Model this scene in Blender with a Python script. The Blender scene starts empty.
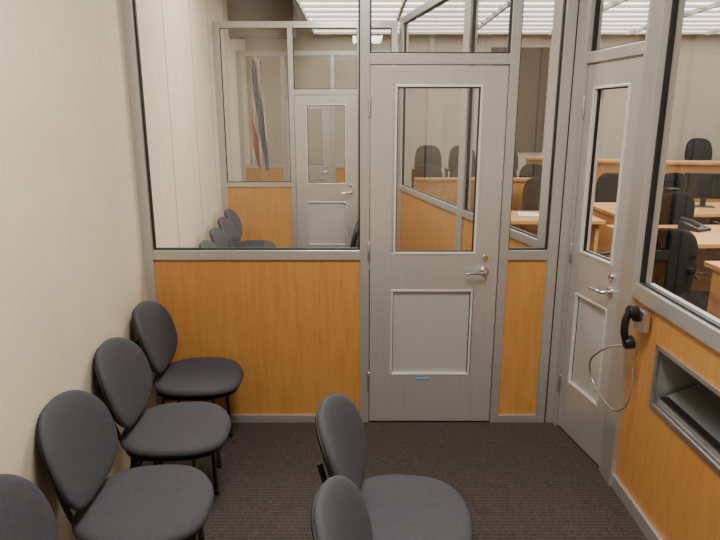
import bpy, bmesh, math, random
from mathutils import Vector, Matrix
random.seed(4)
scene = bpy.context.scene
COL = scene.collection

# ------------------------------------------------------------------ materials
def new_mat(name):
    m = bpy.data.materials.new(name); m.use_nodes = True
    nt = m.node_tree; nt.nodes.clear()
    out = nt.nodes.new('ShaderNodeOutputMaterial')
    return m, nt, out

def plain(name, col, rough=0.5, metal=0.0, noise=0.0, nscale=20, bump=0.0, bscale=200, emis=0, spec=0.5, stretch=None):
    m, nt, out = new_mat(name)
    b = nt.nodes.new('ShaderNodeBsdfPrincipled')
    b.inputs['Base Color'].default_value = (*col, 1)
    b.inputs['Roughness'].default_value = rough
    b.inputs['Metallic'].default_value = metal
    b.inputs['Specular IOR Level'].default_value = spec
    tc = nt.nodes.new('ShaderNodeTexCoord')
    src = tc.outputs['Object']
    if stretch:
        mp = nt.nodes.new('ShaderNodeMapping'); mp.inputs['Scale'].default_value = stretch
        nt.links.new(src, mp.inputs[0]); src = mp.outputs[0]
    if noise > 0:
        n = nt.nodes.new('ShaderNodeTexNoise'); n.inputs['Scale'].default_value = nscale
        n.inputs['Detail'].default_value = 4
        nt.links.new(src, n.inputs['Vector'])
        r = nt.nodes.new('ShaderNodeValToRGB')
        r.color_ramp.elements[0].position = .3; r.color_ramp.elements[1].position = .7
        r.color_ramp.elements[0].color = (*[c*(1-noise) for c in col], 1)
        r.color_ramp.elements[1].color = (*[min(1, c*(1+noise)) for c in col], 1)
        nt.links.new(n.outputs['Fac'], r.inputs['Fac']); nt.links.new(r.outputs['Color'], b.inputs['Base Color'])
    if bump > 0:
        n2 = nt.nodes.new('ShaderNodeTexNoise'); n2.inputs['Scale'].default_value = bscale
        nt.links.new(src, n2.inputs['Vector'])
        bp = nt.nodes.new('ShaderNodeBump'); bp.inputs['Strength'].default_value = bump
        bp.inputs['Distance'].default_value = 0.003
        nt.links.new(n2.outputs['Fac'], bp.inputs['Height']); nt.links.new(bp.outputs['Normal'], b.inputs['Normal'])
    if emis > 0:
        b.inputs['Emission Color'].default_value = (*col, 1); b.inputs['Emission Strength'].default_value = emis
    nt.links.new(b.outputs[0], out.inputs[0])
    return m

def wood(name, c1, c2, scale=(14, 14, 1.2), rough=0.35):
    m, nt, out = new_mat(name)
    b = nt.nodes.new('ShaderNodeBsdfPrincipled'); b.inputs['Roughness'].default_value = rough
    tc = nt.nodes.new('ShaderNodeTexCoord'); mp = nt.nodes.new('ShaderNodeMapping')
    mp.inputs['Scale'].default_value = scale
    n = nt.nodes.new('ShaderNodeTexNoise'); n.inputs['Scale'].default_value = 2.5; n.inputs['Detail'].default_value = 8
    n.inputs['Roughness'].default_value = .65; n.inputs['Distortion'].default_value = .6
    r = nt.nodes.new('ShaderNodeValToRGB')
    r.color_ramp.elements[0].position = .3; r.color_ramp.elements[1].position = .72
    r.color_ramp.elements[0].color = (*c1, 1); r.color_ramp.elements[1].color = (*c2, 1)
    nt.links.new(tc.outputs['Object'], mp.inputs['Vector']); nt.links.new(mp.outputs[0], n.inputs['Vector'])
    nt.links.new(n.outputs['Fac'], r.inputs['Fac']); nt.links.new(r.outputs['Color'], b.inputs['Base Color'])
    nt.links.new(b.outputs[0], out.inputs[0])
    return m

def glassmat():
    m, nt, out = new_mat('clear_glazing')
    t = nt.nodes.new('ShaderNodeBsdfTransparent'); t.inputs[0].default_value = (.98, .985, .98, 1)
    g = nt.nodes.new('ShaderNodeBsdfGlossy'); g.inputs['Roughness'].default_value = 0.0
    g.inputs['Color'].default_value = (.95, .95, .95, 1)
    f = nt.nodes.new('ShaderNodeLayerWeight'); f.inputs['Blend'].default_value = .5
    p = nt.nodes.new('ShaderNodeMath'); p.operation = 'POWER'; p.inputs[1].default_value = 5.0
    k = nt.nodes.new('ShaderNodeMath'); k.operation = 'MULTIPLY_ADD'; k.inputs[1].default_value = .9; k.inputs[2].default_value = .065
    mx = nt.nodes.new('ShaderNodeMixShader')
    nt.links.new(f.outputs['Facing'], p.inputs[0]); nt.links.new(p.outputs[0], k.inputs[0]); nt.links.new(k.outputs[0], mx.inputs[0])
    nt.links.new(t.outputs[0], mx.inputs[1]); nt.links.new(g.outputs[0], mx.inputs[2])
    nt.links.new(mx.outputs[0], out.inputs[0])
    return m

def carpet():
    m, nt, out = new_mat('ribbed_carpet')
    b = nt.nodes.new('ShaderNodeBsdfPrincipled'); b.inputs['Roughness'].default_value = .95
    b.inputs['Specular IOR Level'].default_value = .1
    tc = nt.nodes.new('ShaderNodeTexCoord')
    w = nt.nodes.new('ShaderNodeTexWave'); w.inputs['Scale'].default_value = 14; w.bands_direction = 'Y'
    w.inputs['Distortion'].default_value = 7; w.inputs['Detail'].default_value = 4; w.inputs['Detail Scale'].default_value = 6
    n = nt.nodes.new('ShaderNodeTexNoise'); n.inputs['Scale'].default_value = 140; n.inputs['Detail'].default_value = 3
    ad = nt.nodes.new('ShaderNodeMath'); ad.operation = 'MULTIPLY_ADD'; ad.inputs[1].default_value = .35
    r = nt.nodes.new('ShaderNodeValToRGB')
    r.color_ramp.elements[0].position = .30; r.color_ramp.elements[1].position = .95
    r.color_ramp.elements[0].color = (.030, .024, .023, 1); r.color_ramp.elements[1].color = (.082, .068, .064, 1)
    nt.links.new(tc.outputs['Object'], w.inputs['Vector']); nt.links.new(tc.outputs['Object'], n.inputs['Vector'])
    nt.links.new(w.outputs['Fac'], ad.inputs[0]); nt.links.new(n.outputs['Fac'], ad.inputs[2])
    nt.links.new(ad.outputs[0], r.inputs['Fac']); nt.links.new(r.outputs['Color'], b.inputs['Base Color'])
    bp = nt.nodes.new('ShaderNodeBump'); bp.inputs['Strength'].default_value = .5; bp.inputs['Distance'].default_value = .004
    nt.links.new(ad.outputs[0], bp.inputs['Height']); nt.links.new(bp.outputs[0], b.inputs['Normal'])
    nt.links.new(b.outputs[0], out.inputs[0])
    return m

def flagmat():
    m, nt, out = new_mat('flag_cloth')
    b = nt.nodes.new('ShaderNodeBsdfPrincipled'); b.inputs['Roughness'].default_value = .8
    tc = nt.nodes.new('ShaderNodeTexCoord'); mp = nt.nodes.new('ShaderNodeMapping')
    mp.inputs['Rotation'].default_value = (0, math.radians(28), 0); mp.inputs['Scale'].default_value = (4.5, 1, 1)
    s = nt.nodes.new('ShaderNodeSeparateXYZ'); fr = nt.nodes.new('ShaderNodeMath'); fr.operation = 'FRACT'
    r = nt.nodes.new('ShaderNodeValToRGB'); r.color_ramp.interpolation = 'CONSTANT'
    e = r.color_ramp.elements
    e[0].position = 0; e[0].color = (.05, .07, .15, 1)
    e[1].position = .22; e[1].color = (.55, .53, .51, 1)
    for p, c in ((.45, (.40, .06, .04, 1)), (.68, (.55, .53, .51, 1)), (.88, (.05, .07, .15, 1))):
        x = e.new(p); x.color = c
    nt.links.new(tc.outputs['Object'], mp.inputs[0]); nt.links.new(mp.outputs[0], s.inputs[0])
    nt.links.new(s.outputs['X'], fr.inputs[0]); nt.links.new(fr.outputs[0], r.inputs[0])
    nt.links.new(r.outputs[0], b.inputs['Base Color']); nt.links.new(b.outputs[0], out.inputs[0])
    return m

M_WALL = plain('cream_wallcovering', (.68, .59, .435), .75, noise=.035, nscale=6, bump=.25, bscale=160)
M_WALLG = plain('beige_paint', (.46, .41, .33), .8, noise=.03, nscale=3)
M_SEAM = plain('wall_seam_shadow_gap', (.22, .18, .13), .8)
M_CARPET = carpet()
M_FRAME = plain('silver_grey_frame_paint', (.52, .51, .51), .30, .6, noise=.04, nscale=8, stretch=(20, 20, .6))
M_LEAF = plain('silver_grey_door_paint', (.56, .55, .55), .30, .55, noise=.04, nscale=6, stretch=(20, 20, .6))
M_BEAD = plain('bright_bead', (.85, .85, .85), .25, .5)
M_PANEL = plain('door_infill_grey', (.44, .44, .445), .45, .2)
M_WOOD = wood('honey_veneer', (.45, .205, .052), (.57, .29, .085))
M_DESK = wood('desk_maple', (.54, .26, .078), (.66, .35, .12), (2, 8, 8))
M_GASK = plain('black_gasket', (.010, .010, .010), .5)
M_GLASS = glassmat()
M_CHAIR = plain('charcoal_upholstery', (.052, .052, .064), .8, noise=.10, nscale=60, bump=.35, bscale=500, spec=.3)
M_SHELL = plain('black_plastic', (.010, .010, .011), .45, spec=.3)
M_STEEL = plain('brushed_steel', (.55, .55, .55), .28, .9, noise=.1, nscale=10, stretch=(1, 1, 30))
M_CORD = plain('armoured_cord_steel', (.40, .39, .38), .35, .8)
M_TRAY = plain('worn_steel', (.36, .36, .36), .4, .6, noise=.15, nscale=8)
M_CHROME = plain('satin_chrome', (.75, .75, .75), .2, 1.0)
M_DARKMET = plain('dark_steel', (.03, .03, .032), .45, .4)
M_BLACK = plain('black_fabric', (.006, .006, .008), .85, spec=.15, noise=.1, nscale=40)
M_CEIL = plain('ceiling_tile', (.50, .47, .43), .9, noise=.05, nscale=10)
M_TUBE = plain('luminous_diffuser', (1.0, .95, .88), .6, emis=5.0)
M_LOUV = plain('luminous_louvre', (1.0, .96, .90), .6, emis=4.2)
M_BROWN = plain('brown_acoustic_cloth', (.075, .048, .036), .9, noise=.1, nscale=30)
M_SCREEN = plain('dark_screen', (.01, .01, .012), .15)
M_PAPER = plain('paper', (.75, .74, .7), .7, noise=.02, nscale=10)
M_FLAG = flagmat()
M_BRASS = plain('brass', (.6, .4, .12), .3, .9)
M_BLUE = plain('label_blue', (.15, .3, .55), .5)

# ------------------------------------------------------------------ geometry helpers
def link(o, parent=None):
    COL.objects.link(o)
    if parent is not None: o.parent = parent
    return o

def empty(name, loc=(0, 0, 0), rz=0.0):
    e = bpy.data.objects.new(name, None); e.empty_display_size = .1
    e.location = loc; e.rotation_euler = (0, 0, rz)
    return link(e)

def mesh_obj(name, verts, faces, mat, parent=None, smooth=False):
    me = bpy.data.meshes.new(name); me.from_pydata([tuple(v) for v in verts], [], faces); me.update()
    bm = bmesh.new(); bm.from_mesh(me); bmesh.ops.recalc_face_normals(bm, faces=bm.faces); bm.to_mesh(me); bm.free()
    if smooth:
        for p in me.polygons: p.use_smooth = True
    me.materials.append(mat)
    return link(bpy.data.objects.new(name, me), parent)

def boxes(name, lst, mat, parent=None, bevel=0.0):
    """several boxes joined in one mesh. each: (x0,y0,z0,x1,y1,z1)"""
    vs = []; fs = []
    for (x0, y0, z0, x1, y1, z1) in lst:
        b = len(vs)
        vs += [(x0, y0, z0), (x1, y0, z0), (x1, y1, z0), (x0, y1, z0), (x0, y0, z1), (x1, y0, z1), (x1, y1, z1), (x0, y1, z1)]
        fs += [[b+i for i in f] for f in ((0, 3, 2, 1), (4, 5, 6, 7), (0, 1, 5, 4), (1, 2, 6, 5), (2, 3, 7, 6), (3, 0, 4, 7))]
    o = mesh_obj(name, vs, fs, mat, parent)
    if bevel > 0:
        m = o.modifiers.new('bev', 'BEVEL'); m.width = bevel; m.segments = 2; m.limit_method = 'ANGLE'
    return o

def prism(name, poly, z0, z1, mat, parent=None, bevel=0):
    n = len(poly)
    vs = [(p[0], p[1], z0) for p in poly] + [(p[0], p[1], z1) for p in poly]
    fs = [list(range(n))[::-1], list(range(n, 2*n))] + [[i, (i+1) % n, n+(i+1) % n, n+i] for i in range(n)]
    o = mesh_obj(name, vs, fs, mat, parent)
    if bevel:
        m = o.modifiers.new('bev', 'BEVEL'); m.width = bevel; m.segments = 2; m.limit_method = 'ANGLE'
    return o

def tube(name, pts, r, mat, parent=None, smooth=False, radii=None):
    cu = bpy.data.curves.new(name, 'CURVE'); cu.dimensions = '3D'; cu.bevel_depth = r; cu.bevel_resolution = 4
    cu.use_fill_caps = True
    if smooth:
        sp = cu.splines.new('NURBS'); sp.points.add(len(pts)-1)
        for i, p in enumerate(pts): sp.points[i].co = (*p, 1)
        sp.use_endpoint_u = True; sp.order_u = 4; sp.resolution_u = 10
    else:
        sp = cu.splines.new('POLY'); sp.points.add(len(pts)-1)
        for i, p in enumerate(pts): sp.points[i].co = (*p, 1)
    if radii:
        for i, q in enumerate(radii): sp.points[i].radius = q
    cu.materials.append(mat)
    return link(bpy.data.objects.new(name, cu), parent)

def cyl(name, p0, p1, r0, r1, mat, parent=None, seg=24):
    p0 = Vector(p0); p1 = Vector(p1); d = (p1-p0); L = d.length
    q = d.to_track_quat('Z', 'Y').to_matrix()
    vs = []; fs = []
    prof = [(0, r0*.9), (min(.003, L*.1), r0), (L-min(.003, L*.1), r1), (L, r1*.9)]
    for (z, r) in prof:
        for i in range(seg):
            a = 2*math.pi*i/seg
            vs.append(p0 + q @ Vector((r*math.cos(a), r*math.sin(a), z)))
    for k in range(3):
        for i in range(seg):
            j = (i+1) % seg
            fs.append([k*seg+i, k*seg+j, (k+1)*seg+j, (k+1)*seg+i])
    fs.append(list(range(seg))[::-1]); fs.append([3*seg+i for i in range(seg)])
    o = mesh_obj(name, vs, fs, mat, parent)
    for p in o.data.polygons:
        p.use_smooth = len(p.vertices) == 4
    return o

def pad(name, w, d, th, ex, mat, parent, M, bend=lambda a, b: 0.0, pinch=0.0, seg=48):
    """upholstered cushion: superellipse outline (a: width, b: depth), normal axis n"""
    vs = []; fs = []
    rs = [0.15, .35, .55, .72, .84, .92, .97, 1.0]
    def ring(r, sgn):
        base = len(vs)
        n = sgn*th/2*(max(0, 1-r**6))**(1/2.2)
        for i in range(seg):
            t = 2*math.pi*i/seg; c, s = math.cos(t), math.sin(t)
            b = d/2*math.copysign(abs(s)**(2/ex), s)*r
            a = w/2*math.copysign(abs(c)**(2/ex), c)*r*(1-pinch*(b/(d/2)))
            vs.append(M @ Vector((a, b, n+bend(a, b))))
        return base
    vs.append(M @ Vector((0, 0, th/2+bend(0, 0)))); top = 0
    bases = [ring(r, 1) for r in rs] + [ring(r, -1) for r in rs[::-1][1:]]
    vs.append(M @ Vector((0, 0, -th/2+bend(0, 0)))); bot = len(vs)-1
    for i in range(seg):
        fs.append([top, bases[0]+i, bases[0]+(i+1) % seg]); fs.append([bot, bases[-1]+(i+1) % seg, bases[-1]+i])
    for k in range(len(bases)-1):
        for i in range(seg):
            j = (i+1) % seg
            fs.append([bases[k]+i, bases[k+1]+i, bases[k+1]+j, bases[k]+j])
    return mesh_obj(name, vs, fs, mat, parent, smooth=True)

# ------------------------------------------------------------------ room shell
def lx(y): return -1.25 - .11*(y-3.4)
H = 3.5
YB, YF, XR = -1.1, 12.5, 9.0
floor = prism('floor', [(-3, YB-.1), (XR+.1, YB-.1), (XR+.1, YF+.1), (-3, YF+.1)], -.1, 0, M_CARPET)
ceil = prism('ceiling', [(-3, YB-.1), (XR+.1, YB-.1), (XR+.1, YF+.1), (-3, YF+.1)], H, H+.1, M_CEIL)
wl = prism('wall_left', [(lx(YB), YB), (lx(YF), YF), (lx(YF)-.15, YF), (lx(YB)-.15, YB)], 0, H, M_WALL)
prism('wall_far', [(-3, YF), (XR, YF), (XR, YF+.1), (-3, YF+.1)], 0, H, M_WALLG)
prism('wall_right', [(XR, YB), (XR+.1, YB), (XR+.1, YF), (XR, YF)], 0, H, M_WALLG)
prism('wall_back', [(lx(YB), YB-.1), (XR, YB-.1), (XR, YB), (lx(YB), YB)], 0, H, M_WALL)
def on_wall(y, off): return (lx(y)+off, y)
vs = []; fs = []
for ys in (.2, 4.45, 5.65, 6.85, 8.6, 10.2):
    b = len(vs); y0, y1 = ys-.006, ys+.006
    for (yy, oo) in ((y0, 0), (y1, 0), (y1, .0015), (y0, .0015)):
        for z in (0.08, H): vs.append((lx(yy)+oo, yy, z))
    fs += [[b, b+2, b+3, b+1], [b+2, b+4, b+5, b+3], [b+4, b+6, b+7, b+5], [b+6, b, b+1, b+7]]
mesh_obj('trim_1', vs, fs, M_SEAM)
prism('baseboard_left', [on_wall(YB, 0), on_wall(3.34, 0), on_wall(3.34, .012), on_wall(YB, .012)], 0, .09, M_SHELL)
# dark bulkhead over the passage left of the courtroom lighting
prism('trim_2', [(lx(9.2), 9.2), (-.95, 9.2), (-.95, 9.5), (lx(9.5), 9.5)], 2.98, H, M_BROWN)

# ------------------------------------------------------------------ glazed partitions
wn = [0]
def window(origin, rz, x0, x1, z0, z1, y=0.0):
    wn[0] += 1
    e = empty('window_%d' % wn[0], origin, rz)
    mesh_obj('glass', [(x0+.004, y, z0+.004), (x1-.004, y, z0+.004), (x1-.004, y, z1-.004), (x0+.004, y, z1-.004)], [[0, 1, 2, 3]], M_GLASS, e)
    g = .009
    boxes('gasket', [(x0, y-.012, z0, x0+g, y+.012, z1), (x1-g, y-.012, z0, x1, y+.012, z1),
                     (x0+g, y-.012, z0, x1-g, y+.012, z0+g), (x0+g, y-.012, z1-g, x1-g, y+.012, z1)], M_GASK, e)
    return e

dn = [0]
def door(origin, rz, W, HT, gx0, gx1, gz0, gz1, pz0, pz1, px0=None, px1=None, hinge_left=True):
    dn[0] += 1
    e = empty('door_%d' % dn[0], origin, rz)
    if px0 is None: px0, px1 = gx0, gx1
    t = .022
    boxes('leaf_stiles_and_rails', [
        (0, -t, .012, min(gx0, px0), t, HT), (max(gx1, px1), -t, .012, W, t, HT),
        (min(gx0, px0), -t, gz1, max(gx1, px1), t, HT),
        (min(gx0, px0), -t, pz1, max(gx1, px1), t, gz0),
        (min(gx0, px0), -t, .012, max(gx1, px1), t, pz0)], M_LEAF, e, .0015)
    mesh_obj('glass', [(gx0, 0, gz0), (gx1, 0, gz0), (gx1, 0, gz1), (gx0, 0, gz1)], [[0, 1, 2, 3]], M_GLASS, e)
    g = .012
    boxes('glazing_bead', [(gx0, -t-.006, gz0, gx0+g, t+.006, gz1), (gx1-g, -t-.006, gz0, gx1, t+.006, gz1),
                           (gx0+g, -t-.006, gz0, gx1-g, t+.006, gz0+g), (gx0+g, -t-.006, gz1-g, gx1-g, t+.006, gz1)], M_BEAD, e, .001)
    boxes('glazing_gasket', [(gx0+g, -.008, gz0+g, gx0+g+.006, .008, gz1-g), (gx1-g-.006, -.008, gz0+g, gx1-g, .008, gz1-g),
                             (gx0+g+.006, -.008, gz0+g, gx1-g-.006, .008, gz0+g+.006), (gx0+g+.006, -.008, gz1-g-.006, gx1-g-.006, .008, gz1-g)], M_GASK, e)
    boxes('infill_panel', [(px0, -.006, pz0, px1, .006, pz1)], M_PANEL, e)
    boxes('infill_bead', [(px0, -t-.004, pz0, px0+g, t+.004, pz1), (px1-g, -t-.004, pz0, px1, t+.004, pz1),
                          (px0+g, -t-.004, pz0, px1-g, t+.004, pz0+g), (px0+g, -t-.004, pz1-g, px1-g, t+.004, pz1)], M_BEAD, e, .001)
    boxes('infill_shadow_gap', [(px0+g, -.008, pz0+g, px0+g+.004, -.005, pz1-g), (px1-g-.004, -.008, pz0+g, px1-g, -.005, pz1-g),
                                (px0+g, -.008, pz1-g-.004, px1-g, -.005, pz1-g)], M_DARKMET, e)
    hx = W-.075 if hinge_left else .075
    sg = -1 if hinge_left else 1
    for s in (-1, 1):
        cyl('lever_rose', (hx, s*t, .965), (hx, s*(t+.010), .965), .026, .026, M_CHROME, e)
        tube('lever', [(hx, s*t, .965), (hx, s*(t+.045), .965), (hx+sg*.03, s*(t+.055), .965), (hx+sg*.11, s*(t+.050), .960)], .009, M_CHROME, e)
        cyl('lock_cylinder', (hx, s*t, 1.045), (hx, s*(t+.014), 1.045), .018, .016, M_CHROME, e)
    kx = 0 if hinge_left else W
    for hz in (.28, 1.08, 1.88):
        cyl('hinge', (kx-.006 if hinge_left else kx+.006, -t-.006, hz-.055), (kx-.006 if hinge_left else kx+.006, -t-.006, hz+.055), .009, .009, M_STEEL, e, 12)
    return e

SILL = 1.085
TOP = 2.83
T = .035   # half thickness of framing
# --- near partition (faces the camera)
P1 = empty('glazed_partition', (0, 3.4, 0))
boxes('framing', [
    (-1.25, -T, 0, -1.19, T, TOP+.07),                 # wall post
    (0.0, -T, 0, .052, T, TOP+.07),                    # hinge post
    (.800, -T, 0, .850, T, TOP+.07),                   # strike post
    (1.08, -T, 0, 1.205, T, TOP+.07),                  # corner post
    (-1.19, -T, SILL-.055, 0, T, SILL), (-1.19, -T, 0, 0, T, .05),
    (.85, -T, SILL-.055, 1.08, T, SILL), (.85, -T, 0, 1.08, T, .05),
    (.052, -T, 2.10, .80, T, 2.155),
    (-1.19, -T, TOP, 0, T, TOP+.07), (.052, -T, TOP, .80, T, TOP+.07), (.85, -T, TOP, 1.08, T, TOP+.07)], M_FRAME, P1, .002)
boxes('veneer_panel', [(-1.19, -.020, .05, 0, .02, SILL-.055), (.85, -.020, .05, 1.08, .02, SILL-.055)], M_WOOD, P1)
boxes('frame_reveal', [(1.135, -T-.004, 0, 1.141, -T+.001, TOP)], M_DARKMET, P1)
o1 = (0, 3.4, 0)
window(o1, 0, -1.19, 0, SILL, TOP)
window(o1, 0, .85, 1.08, SILL, TOP)
window(o1, 0, .052, .80, 2.155, TOP)
d1 = door((.058, 3.4-.012, 0), 0, .736, 2.092, .132, .605, 1.064, 1.996, .315, .853, .122, .600)
boxes('notice_label', [(.28, -.0265, .285, .36, -.0215, .300)], M_BLUE, d1)

# --- side partition: door bay
a2 = math.atan2(-.54, .09)
o2 = (1.22, 3.37, 0)
P2 = empty('glazed_partition', o2, a2)
L2 = .56
boxes('framing', [(0, -T, 0, .035, T, TOP+.07), (L2-.035, -T, 0, L2, T, TOP+.07),
                  (.035, -T, 2.10, L2-.035, T, 2.155), (.035, -T, TOP, L2-.035, T, TOP+.07)], M_FRAME, P2, .002)
window(o2, a2, .035, L2-.035, 2.155, TOP)
dirv = Vector((math.cos(a2), math.sin(a2), 0))
od = Vector(o2)+dirv*.040
door(tuple(od), a2, L2-.08, 2.092, .075, L2-.08-.085, 1.10, 1.98, .32, .87)

# --- side partition: window bay with the pass-through
o3 = (1.315, 2.80, 0); a3 = -math.pi/2
P3 = empty('glazed_partition', o3, a3)
L3 = 3.6
hx0, hx1, hz0, hz1 = .355, 1.08, .585, .865
S3 = 1.075
boxes('framing', [(-.02, -T-.01, 0, .10, T+.01, TOP+.07), (.10, -T, S3-.07, L3, T+.02, S3),
                  (.10, -T, 0, L3, T, .07), (.10, -T, TOP, L3, T, TOP+.07),
                  (1.75, -T, .07, 1.83, T, S3-.07), (1.75, -T, S3, 1.83, T, TOP)], M_FRAME, P3, .002)
boxes('veneer_panel', [(.10, -.02, .07, hx0, .02, S3-.07), (hx1, -.02, .07, 1.75, .02, S3-.07),
                       (hx0, -.02, .07, hx1, .02, hz0), (hx0, -.02, hz1, hx1, .02, S3-.07),
                       (1.83, -.02, .07, L3, .02, S3-.07)], M_WOOD, P3)
window(o3, a3, .10, 1.75, S3, TOP)
window(o3, a3, 1.83, L3, S3, TOP)
# pass-through box (belongs to the partition)
B = empty('document_pass_through', (0, 0, 0)); B.parent = P3
f = .016
boxes('steel_surround', [(hx0-.005, -.030, hz0-.005, hx0+f, -.018, hz1+.005), (hx1-f, -.030, hz0-.005, hx1+.005, -.018, hz1+.005),
                         (hx0+f, -.030, hz0-.005, hx1-f, -.018, hz0+f), (hx0+f, -.030, hz1-f, hx1-f, -.018, hz1+.005)], M_STEEL, B, .002)
boxes('recess_lining', [(hx0, -.018, hz0, hx0+.008, .26, hz1), (hx1-.008, -.018, hz0, hx1, .26, hz1),
                        (hx0+.008, -.018, hz0, hx1-.008, .26, hz0+.008), (hx0+.008, -.018, hz1-.008, hx1-.008, .26, hz1),
                        (hx0+.008, .25, hz0+.008, hx1-.008, .26, hz1-.008)], M_TRAY, B)
boxes('tray_lip', [(hx0+.03, -.012, hz0+.008, hx1-.03, .02, hz0+.045)], M_STEEL, B, .004)
mesh_obj('sloped_tray', [(hx0+.03, .02, hz0+.05), (hx1-.03, .02, hz0+.05), (hx1-.03, .24, hz0+.15), (hx0+.03, .24, hz0+.15),
                         (hx0+.03, .02, hz0+.04), (hx1-.03, .02, hz0+.04), (hx1-.03, .24, hz0+.14), (hx0+.03, .24, hz0+.14)],
         [[0, 1, 2, 3], [7, 6, 5, 4], [0, 4, 5, 1], [1, 5, 6, 2], [2, 6, 7, 3], [3, 7, 4, 0]], M_STEEL, B)
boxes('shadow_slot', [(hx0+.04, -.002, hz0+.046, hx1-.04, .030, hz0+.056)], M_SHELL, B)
boxes('upper_flap', [(hx0+.03, .11, hz0+.165, hx1-.03, .12, hz0+.225)], M_DARKMET, B, .002)

# --- second booth: side partition
o4 = (.47, 7.1, 0); a4 = math.atan2(-3.55, .70); L4 = 3.60
P4 = empty('glazed_partition', o4, a4)
posts = [0, 2.02, L4-.13]
fr = [(p, -T, 0, p+.13, T, TOP+.07) for p in posts]
vp = []
for i in range(2):
    x0, x1 = posts[i]+.13, posts[i+1]
    fr += [(x0, -T, SILL-.055, x1, T, SILL), (x0, -T, 0, x1, T, .05), (x0, -T, TOP, x1, T, TOP+.07)]
    vp.append((x0, -.02, .05, x1, .02, SILL-.055))
    window(o4, a4, x0, x1, SILL, TOP)
boxes('framing', fr, M_FRAME, P4, .002); boxes('veneer_panel', vp, M_WOOD, P4)

# --- second booth: far partition
o5 = (0, 7.3, 0)
P5 = empty('glazed_partition', o5)
xl = lx(7.3)+.005
boxes('framing', [(xl, -T, 0, xl+.07, T, TOP+.07), (-.83, -T, 0, -.77, T, TOP+.07), (-.03, -T, 0, .03, T, TOP+.07), (.36, -T, 0, .43, T, TOP+.07),
                  (xl+.07, -T, SILL-.055, -.83, T, SILL), (xl+.07, -T, 0, -.83, T, .05),
                  (.03, -T, SILL-.055, .36, T, SILL), (.03, -T, 0, .36, T, .05),
                  (-.77, -T, 2.10, -.03, T, 2.16), (xl+.07, -T, TOP, -.83, T, TOP+.07), (-.77, -T, TOP, -.03, T, TOP+.07), (.03, -T, TOP, .36, T, TOP+.07),
                  ], M_FRAME, P5, .002)
boxes('veneer_panel', [(xl+.07, -.02, .05, -.83, .02, SILL-.055), (.03, -.02, .05, .36, .02, SILL-.055)], M_WOOD, P5)
window(o5, 0, xl+.07, -.83, SILL, TOP); window(o5, 0, .03, .36, SILL, TOP); window(o5, 0, -.77, -.03, 2.16, TOP)
door((-.764, 7.288, 0), 0, .728, 2.092, .13, .60, 1.064, 1.996, .315, .853)

# --- third partition line further away
o6 = (0, 10.3, 0); xl = lx(10.3)+.005
P6 = empty('glazed_partition', o6)
boxes('framing', [(xl, -T, 0, xl+.07, T, TOP+.07), (-1.30, -T, 0, -1.24, T, TOP+.07), (-.48, -T, 0, -.42, T, TOP+.07), (.40, -T, 0, .47, T, TOP+.07),
                  (xl+.07, -T, SILL-.055, -1.30, T, SILL), (xl+.07, -T, TOP, -1.30, T, TOP+.07), (-1.24, -T, 2.10, -.48, T, 2.16),
                  (-1.24, -T, TOP, -.48, T, TOP+.07), (-.42, -T, TOP, .40, T, TOP+.07), (-.42, -T, SILL-.055, .40, T, SILL)], M_FRAME, P6, .002)
boxes('veneer_panel', [(xl+.07, -.02, 0, -1.30, .02, SILL-.055), (-.42, -.02, 0, .40, .02, SILL-.055)], M_WOOD, P6)
door((-1.234, 10.288, 0), 0, .748, 2.092, .13, .62, 1.064, 1.996, .315, .853)

# ------------------------------------------------------------------ stacking chairs
def chair(x, y, rz):
    e = empty('waiting_room_chair', (x, y, 0), rz)   # faces local +x
    Ms = Matrix(((0, 1, 0, 0), (-1, 0, 0, 0), (0, 0, 1, .452), (0, 0, 0, 1)))
    pad('seat', .475, .47, .066, 2.5, M_CHAIR, e, Ms, lambda a, b: -.026*max(0, b/.235)**3 + .35*a*a - .014*(1-(b/.235)**2), pinch=-.03)
    pad('seat_shell', .43, .43, .022, 2.5, M_SHELL, e, Matrix.Translation((0, 0, -.036)) @ Ms, lambda a, b: -.018*max(0, b/.235)**3 + .30*a*a-.012)
    th = math.radians(15)
    up = Vector((-math.sin(th), 0, math.cos(th))); nn = Vector((math.cos(th), 0, math.sin(th))); c = Vector((-.235, 0, .684))
    Mb = Matrix(((0, up.x, nn.x, c.x), (1, up.y, nn.y, c.y), (0, up.z, nn.z, c.z), (0, 0, 0, 1)))
    pad('backrest', .445, .385, .044, 2.4, M_CHAIR, e, Mb, lambda a, b: .95*a*a + .25*b*b*(1 if b < 0 else -1), pinch=.05)
    Mb2 = Matrix.Translation(-nn*.017) @ Mb
    pad('backrest_shell', .425, .365, .024, 2.4, M_SHELL, e, Mb2, lambda a, b: .95*a*a + .25*b*b*(1 if b < 0 else -1), pinch=.05)
    for i, s in enumerate((-1, 1)):
        tube('frame_side_%d' % (i+1), [(.12, s*.16, .012), (.11, s*.16, .400), (-.15, s*.16, .400), (-.19, s*.17, .012)], .0115, M_DARKMET, e)
        tube('back_support_%d' % (i+1), [(-.02, s*.10, .400), (-.19, s*.10, .405), (-.232, s*.10, .46), (-.262, s*.10, .62), (-.285, s*.10, .70)], .010, M_DARKMET, e, smooth=True)
        for k, fx in enumerate((.12, -.19)):
            cyl('foot_%d_%d' % (i+1, k+1), (fx, s*.165, 0), (fx, s*.165, .022), .015, .014, M_SHELL, e, 12)
    tube('cross_bar_1', [(.11, -.16, .400), (.11, .16, .400)], .010, M_DARKMET, e)
    tube('cross_bar_2', [(-.15, -.16, .400), (-.15, .16, .400)], .010, M_DARKMET, e)
    return e

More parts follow.
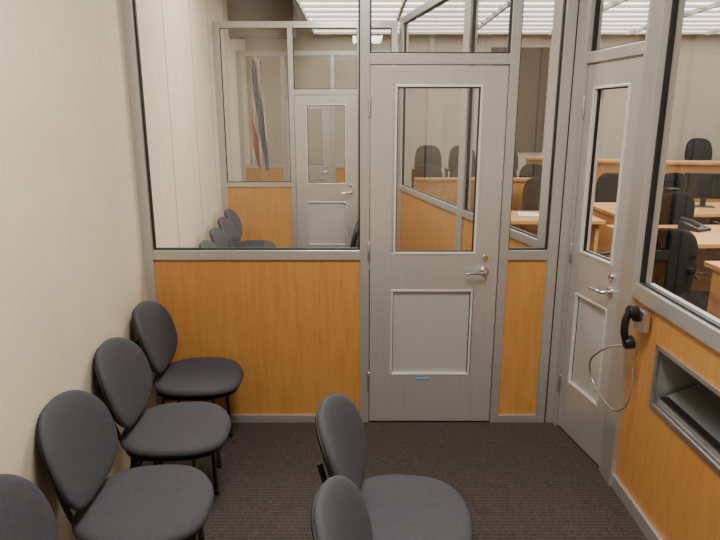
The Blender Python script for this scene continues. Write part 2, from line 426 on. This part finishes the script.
for (x, y) in ((-.880, 3.04), (-.830, 2.47), (-.780, 1.915), (-.750, 1.37)):
    chair(x, y, .02)
chair(.160, 1.845, math.radians(-8)); chair(.185, 1.34, math.radians(-4))
for y in (4.75, 5.35, 5.95, 6.55):
    chair(lx(y)+.42, y, 0)
chair(-.22, 5.45, math.radians(178)); chair(-.25, 6.05, math.radians(178))

# ------------------------------------------------------------------ wall telephone
ph = empty('wall_telephone', (1.28, 2.555, .955), 0)
boxes('steel_mount', [(-.035, -.045, -.06, 0, .045, .035)], M_STEEL, ph, .004)
cyl('hook_switch', (-.03, 0, .0), (-.058, 0, .0), .022, .018, M_SHELL, ph)
tube('handset_grip', [(-.062, .0, .035), (-.088, .0, .01), (-.094, .0, -.045), (-.088, .0, -.10), (-.062, .0, -.13)], .017, M_SHELL, ph, smooth=True)
cyl('earpiece', (-.085, 0, .030), (-.045, 0, .022), .026, .031, M_SHELL, ph)
cyl('mouthpiece', (-.085, 0, -.125), (-.045, 0, -.117), .026, .031, M_SHELL, ph)
tube('armoured_cord', [(-.065, .01, -.14), (-.12, .06, -.15), (-.15, .15, -.24), (-.13, .27, -.32), (-.11, .25, -.43), (-.10, .12, -.46), (-.07, .06, -.50),
                       (-.05, -.02, -.44), (-.035, -.03, -.33), (-.03, .02, -.22), (-.02, -.01, -.14), (-.015, 0, -.05)], .0046, M_CORD, ph, smooth=True)

# ------------------------------------------------------------------ courtroom furniture
def office_chair(x, y, rz, z=0.0, name='office_chair'):
    e = empty(name, (x, y, z), rz)   # faces +x
    Ms = Matrix(((0, 1, 0, 0), (-1, 0, 0, 0), (0, 0, 1, .49), (0, 0, 0, 1)))
    pad('seat', .50, .50, .09, 3, M_BLACK, e, Ms, lambda a, b: -.03*max(0, b/.25)**3)
    th = math.radians(10)
    up = Vector((-math.sin(th), 0, math.cos(th))); nn = Vector((math.cos(th), 0, math.sin(th))); c = Vector((-.27, 0, .82))
    Mb = Matrix(((0, up.x, nn.x, c.x), (1, up.y, nn.y, c.y), (0, up.z, nn.z, c.z), (0, 0, 0, 1)))
    pad('backrest', .48, .54, .08, 3, M_BLACK, e, Mb, lambda a, b: .7*a*a, pinch=.08)
    tube('back_bar', [(-.1, 0, .45), (-.26, 0, .46), (-.30, 0, .60), (-.31, 0, .8)], .02, M_SHELL, e)
    cyl('gas_lift', (0, 0, .10), (0, 0, .45), .03, .025, M_SHELL, e)
    for i in range(5):
        a = i*2*math.pi/5
        tube('base_arm_%d' % (i+1), [(0, 0, .12), (.28*math.cos(a), .28*math.sin(a), .075)], .02, M_SHELL, e)
        cx, cy = .28*math.cos(a), .28*math.sin(a)
        cyl('caster_%d' % (i+1), (cx-.02*math.sin(a), cy+.02*math.cos(a), .03), (cx+.02*math.sin(a), cy-.02*math.cos(a), .03), .03, .03, M_SHELL, e, 14)
    for i, s in enumerate((-1, 1)):
        tube('armrest_%d' % (i+1), [(.0, s*.24, .47), (.0, s*.29, .50), (.02, s*.29, .68), (-.14, s*.29, .69), (.16, s*.29, .69)], .018, M_SHELL, e)
    return e

def table(name, x0, y0, x1, y1, h=.76, z=0, rz=0):
    cx, cy = (x0+x1)/2, (y0+y1)/2; w, d = (x1-x0)/2, (y1-y0)/2
    e = empty(name, (cx, cy, z), rz)
    boxes('top', [(-w, -d, h-.04, w, d, h)], M_DESK, e, .004)
    boxes('end_panels', [(-w+.04, -d+.06, 0, -w+.08, d-.06, h-.04), (w-.08, -d+.06, 0, w-.04, d-.06, h-.04)], M_DESK, e, .002)
    boxes('modesty_panel', [(-w+.08, -.015, .2, w-.08, .015, h-.04)], M_DESK, e)
    return e

def arc_bench(name, c, r, a0, a1, h, depth, z=0):
    e = empty(name, (c[0], c[1], z))
    N = 24
    def ringpoly(ri, ro):
        A = [math.radians(a0+(a1-a0)*i/N) for i in range(N+1)]
        return [(ro*math.cos(a), ro*math.sin(a)) for a in A] + [(ri*math.cos(a), ri*math.sin(a)) for a in A[::-1]]
    prism('worktop', ringpoly(r-depth, r), h-.04, h, M_DESK, e)
    prism('front_panel', ringpoly(r-.10, r-.06), 0, h-.04, M_WOOD, e)
    return e

table('counsel_table', 2.65, 3.75, 4.6, 4.5)
table('counsel_table', 2.55, 5.15, 4.9, 6.15)
table('counsel_table', 2.95, 6.9, 5.6, 7.9)
table('counsel_table', 1.5, 6.4, 2.65, 7.15)
arc_bench('judge_bench', (6.0, 13.4), 3.6, 215, 322, 1.15, .55)
boxes('raised_platform', [(4.2, 10.75, 0, 7.8, 12.4, .40)], M_CARPET, None)
jb = empty('jury_box', (0, 0, 0))
boxes('rail_panel', [(.75, 8.30, 0, 2.95, 8.36, 1.00), (.75, 8.26, 1.00, 2.95, 8.40, 1.04)], M_WOOD, jb, .003)
boxes('riser_low', [(.75, 8.36, 0, 2.95, 9.75, .08)], M_CARPET, jb)
boxes('riser_high', [(.75, 9.75, 0, 2.95, 11.3, .30)], M_CARPET, jb)
for xx in (1.03, 1.60, 2.17, 2.66):
    office_chair(xx, 9.0, -math.pi/2, .08, 'juror_chair')
for xx in (1.20, 1.80, 2.55):
    office_chair(xx, 10.5, -math.pi/2, .30, 'juror_chair')
office_chair(2.20, 4.42, math.radians(80)); office_chair(1.98, 5.35, math.radians(15))
office_chair(3.6, 4.9, math.radians(90)); office_chair(6.35, 11.3, math.radians(-100), .40, 'judge_chair')
office_chair(3.6, 8.35, math.radians(-90)); office_chair(4.5, 8.35, math.radians(-90)); office_chair(4.3, 6.55, math.radians(90))
office_chair(1.75, 7.65, math.radians(-90)); office_chair(2.40, 7.65, math.radians(-80)); office_chair(3.3, 6.55, math.radians(90))

def monitor(x, y, z, rz, s=1.0):
    e = empty('computer_monitor', (x, y, z), rz)
    boxes('screen', [(-.25*s, -.02, .10, .25*s, .015, .42*s)], M_SHELL, e, .006)
    boxes('display', [(-.235*s, -.023, .115, .235*s, -.019, .405*s)], M_SCREEN, e)
    boxes('stand', [(-.03, .0, .01, .03, .03, .25), (-.12, -.08, 0, .12, .10, .012)], M_SHELL, e, .003)
monitor(2.25, 6.8, .76, .4); monitor(4.3, 7.5, .76, -.3); monitor(3.75, 5.7, .76, .3, .7)
def desk_phone(x, y, z, rz):
    e = empty('desk_telephone', (x, y, z), rz)
    mesh_obj('body', [(-.1, -.11, 0), (.1, -.11, 0), (.1, .11, 0), (-.1, .11, 0), (-.1, -.11, .025), (.1, -.11, .025), (.1, .11, .085), (-.1, .11, .085)],
             [[0, 3, 2, 1], [4, 5, 6, 7], [0, 1, 5, 4], [1, 2, 6, 5], [2, 3, 7, 6], [3, 0, 4, 7]], M_SHELL, e)
    tube('handset', [(-.07, -.09, .055), (-.07, -.04, .085), (-.07, .05, .105), (-.07, .10, .10)], .02, M_SHELL, e, smooth=True)
desk_phone(3.35, 7.3, .76, .2); desk_phone(3.30, 5.85, .76, .5)
def speaker(x, y, z, rz):
    e = empty('desktop_speaker', (x, y, z), rz)
    boxes('cabinet', [(-.07, -.07, 0, .07, .07, .22)], M_SHELL, e, .01)
    cyl('driver', (0, -.069, .08), (0, -.075, .08), .05, .045, M_DARKMET, e)
    cyl('tweeter', (0, -.069, .17), (0, -.075, .17), .02, .018, M_DARKMET, e)
speaker(3.75, 7.6, .76, 0); speaker(3.95, 7.6, .76, .1)
def papers(x, y, z, rz):
    e = empty('paper_stack', (x, y, z), rz)
    boxes('sheets', [(-.11, -.15, 0, .11, .15, .02)], M_PAPER, e)
    boxes('top_sheet', [(-.10, -.16, .021, .12, .13, .023)], M_PAPER, e)
papers(3.85, 7.2, .76, .3); papers(2.95, 5.6, .76, .1); papers(1.9, 6.75, .76, -.2); papers(3.3, 4.1, .76, .2)

for i, (x0, x1, z0, z1) in enumerate(((2.6, 3.7, 1.2, 3.2), (5.55, 5.95, .05, 2.4), (7.9, 8.5, .9, 3.2))):
    e = empty('acoustic_wall_panel', ((x0+x1)/2, YF-.03, 0))
    w = (x1-x0)/2
    boxes('cloth', [(-w, -.02, z0, w, .02, z1)], M_BROWN, e, .004)
    boxes('edge', [(-w-.02, -.01, z0, -w, .03, z1), (w, -.01, z0, w+.02, .03, z1)], M_DARKMET, e)

# flag
fl = empty('flag_on_pole', (-1.42, 8.6, 0))
cyl('base', (0, 0, 0), (0, 0, .05), .16, .12, M_BRASS, fl)
cyl('pole', (0, 0, .05), (0, 0, 2.64), .014, .012, M_BRASS, fl)
cyl('finial', (0, 0, 2.64), (0, 0, 2.72), .022, .004, M_BRASS, fl)
vs = []; fs = []
NU, NV = 40, 24
for j in range(NV+1):
    v = j/NV
    wdt = .13+.13*v
    for i in range(NU+1):
        u = i/NU
        vs.append((.01+wdt*(u-.4)-.02*v, .05*math.sin(u*17+v*2)*(.5+.5*v)-.05, 2.60-1.40*v-.08*u*v))
for j in range(NV):
    for i in range(NU):
        a = j*(NU+1)+i; fs.append([a, a+1, a+NU+2, a+NU+1])
mesh_obj('cloth', vs, fs, M_FLAG, fl, smooth=True)

# ------------------------------------------------------------------ ceiling lights
def fixture(name, x, y, w, d, power, z=H, area=True):
    e = empty(name, (x, y, z))
    boxes('housing', [(-w/2-.03, -d/2-.03, -.05, -w/2, d/2+.03, 0), (w/2, -d/2-.03, -.05, w/2+.03, d/2+.03, 0),
                      (-w/2, -d/2-.03, -.05, w/2, -d/2, 0), (-w/2, d/2, -.05, w/2, d/2+.03, 0)], M_FRAME, e)
    boxes('diffuser', [(-w/2, -d/2, -.03, w/2, d/2, -.005)], M_TUBE, e)
    if area:
        l = bpy.data.lights.new('lamp', 'AREA'); l.shape = 'RECTANGLE'; l.size = w; l.size_y = d
        l.energy = power; l.color = (1, .94, .85)
        o = bpy.data.objects.new('lamp', l); o.location = (0, 0, -.055); link(o, e)
fixture('ceiling_light', .15, 1.3, .6, 1.2, 96)
fixture('ceiling_light', -.3, 5.0, .6, 1.2, 85)
fixture('ceiling_light', 4.0, 4.2, 1.8, 1.8, 240)
lo = []; ba = []
y = 6.9
while y < 12.2:
    x0 = -.9 if y > 7.5 else .6
    lo.append((x0, y, H-.035, 8.6, y+.30, H-.004)); ba.append((x0, y+.32, H-.08, 8.6, y+.34, H))
    y += .46
lv = empty('louvred_light_ceiling', (0, 0, 0))
boxes('light_strips', lo, M_LOUV, lv); boxes('baffles', ba, M_CEIL, lv)
boxes('cross_bars', [(x, 7.6, H-.11, x+.04, 12.2, H-.04) for x in (-.9, .6, 2.1, 3.6, 5.1, 6.6, 8.1)], M_CEIL, lv)

# ------------------------------------------------------------------ world and camera
w = bpy.data.worlds.new('World'); scene.world = w; w.use_nodes = True
w.node_tree.nodes['Background'].inputs[0].default_value = (.5, .5, .5, 1)
w.node_tree.nodes['Background'].inputs[1].default_value = .1
cd = bpy.data.cameras.new('Camera'); cam = bpy.data.objects.new('Camera', cd); COL.objects.link(cam)
cd.lens = 30; cd.sensor_width = 36; cd.clip_start = .02
cam.location = (0, 0, 1.81); cam.rotation_euler = (math.radians(76), 0, 0)
scene.camera = cam
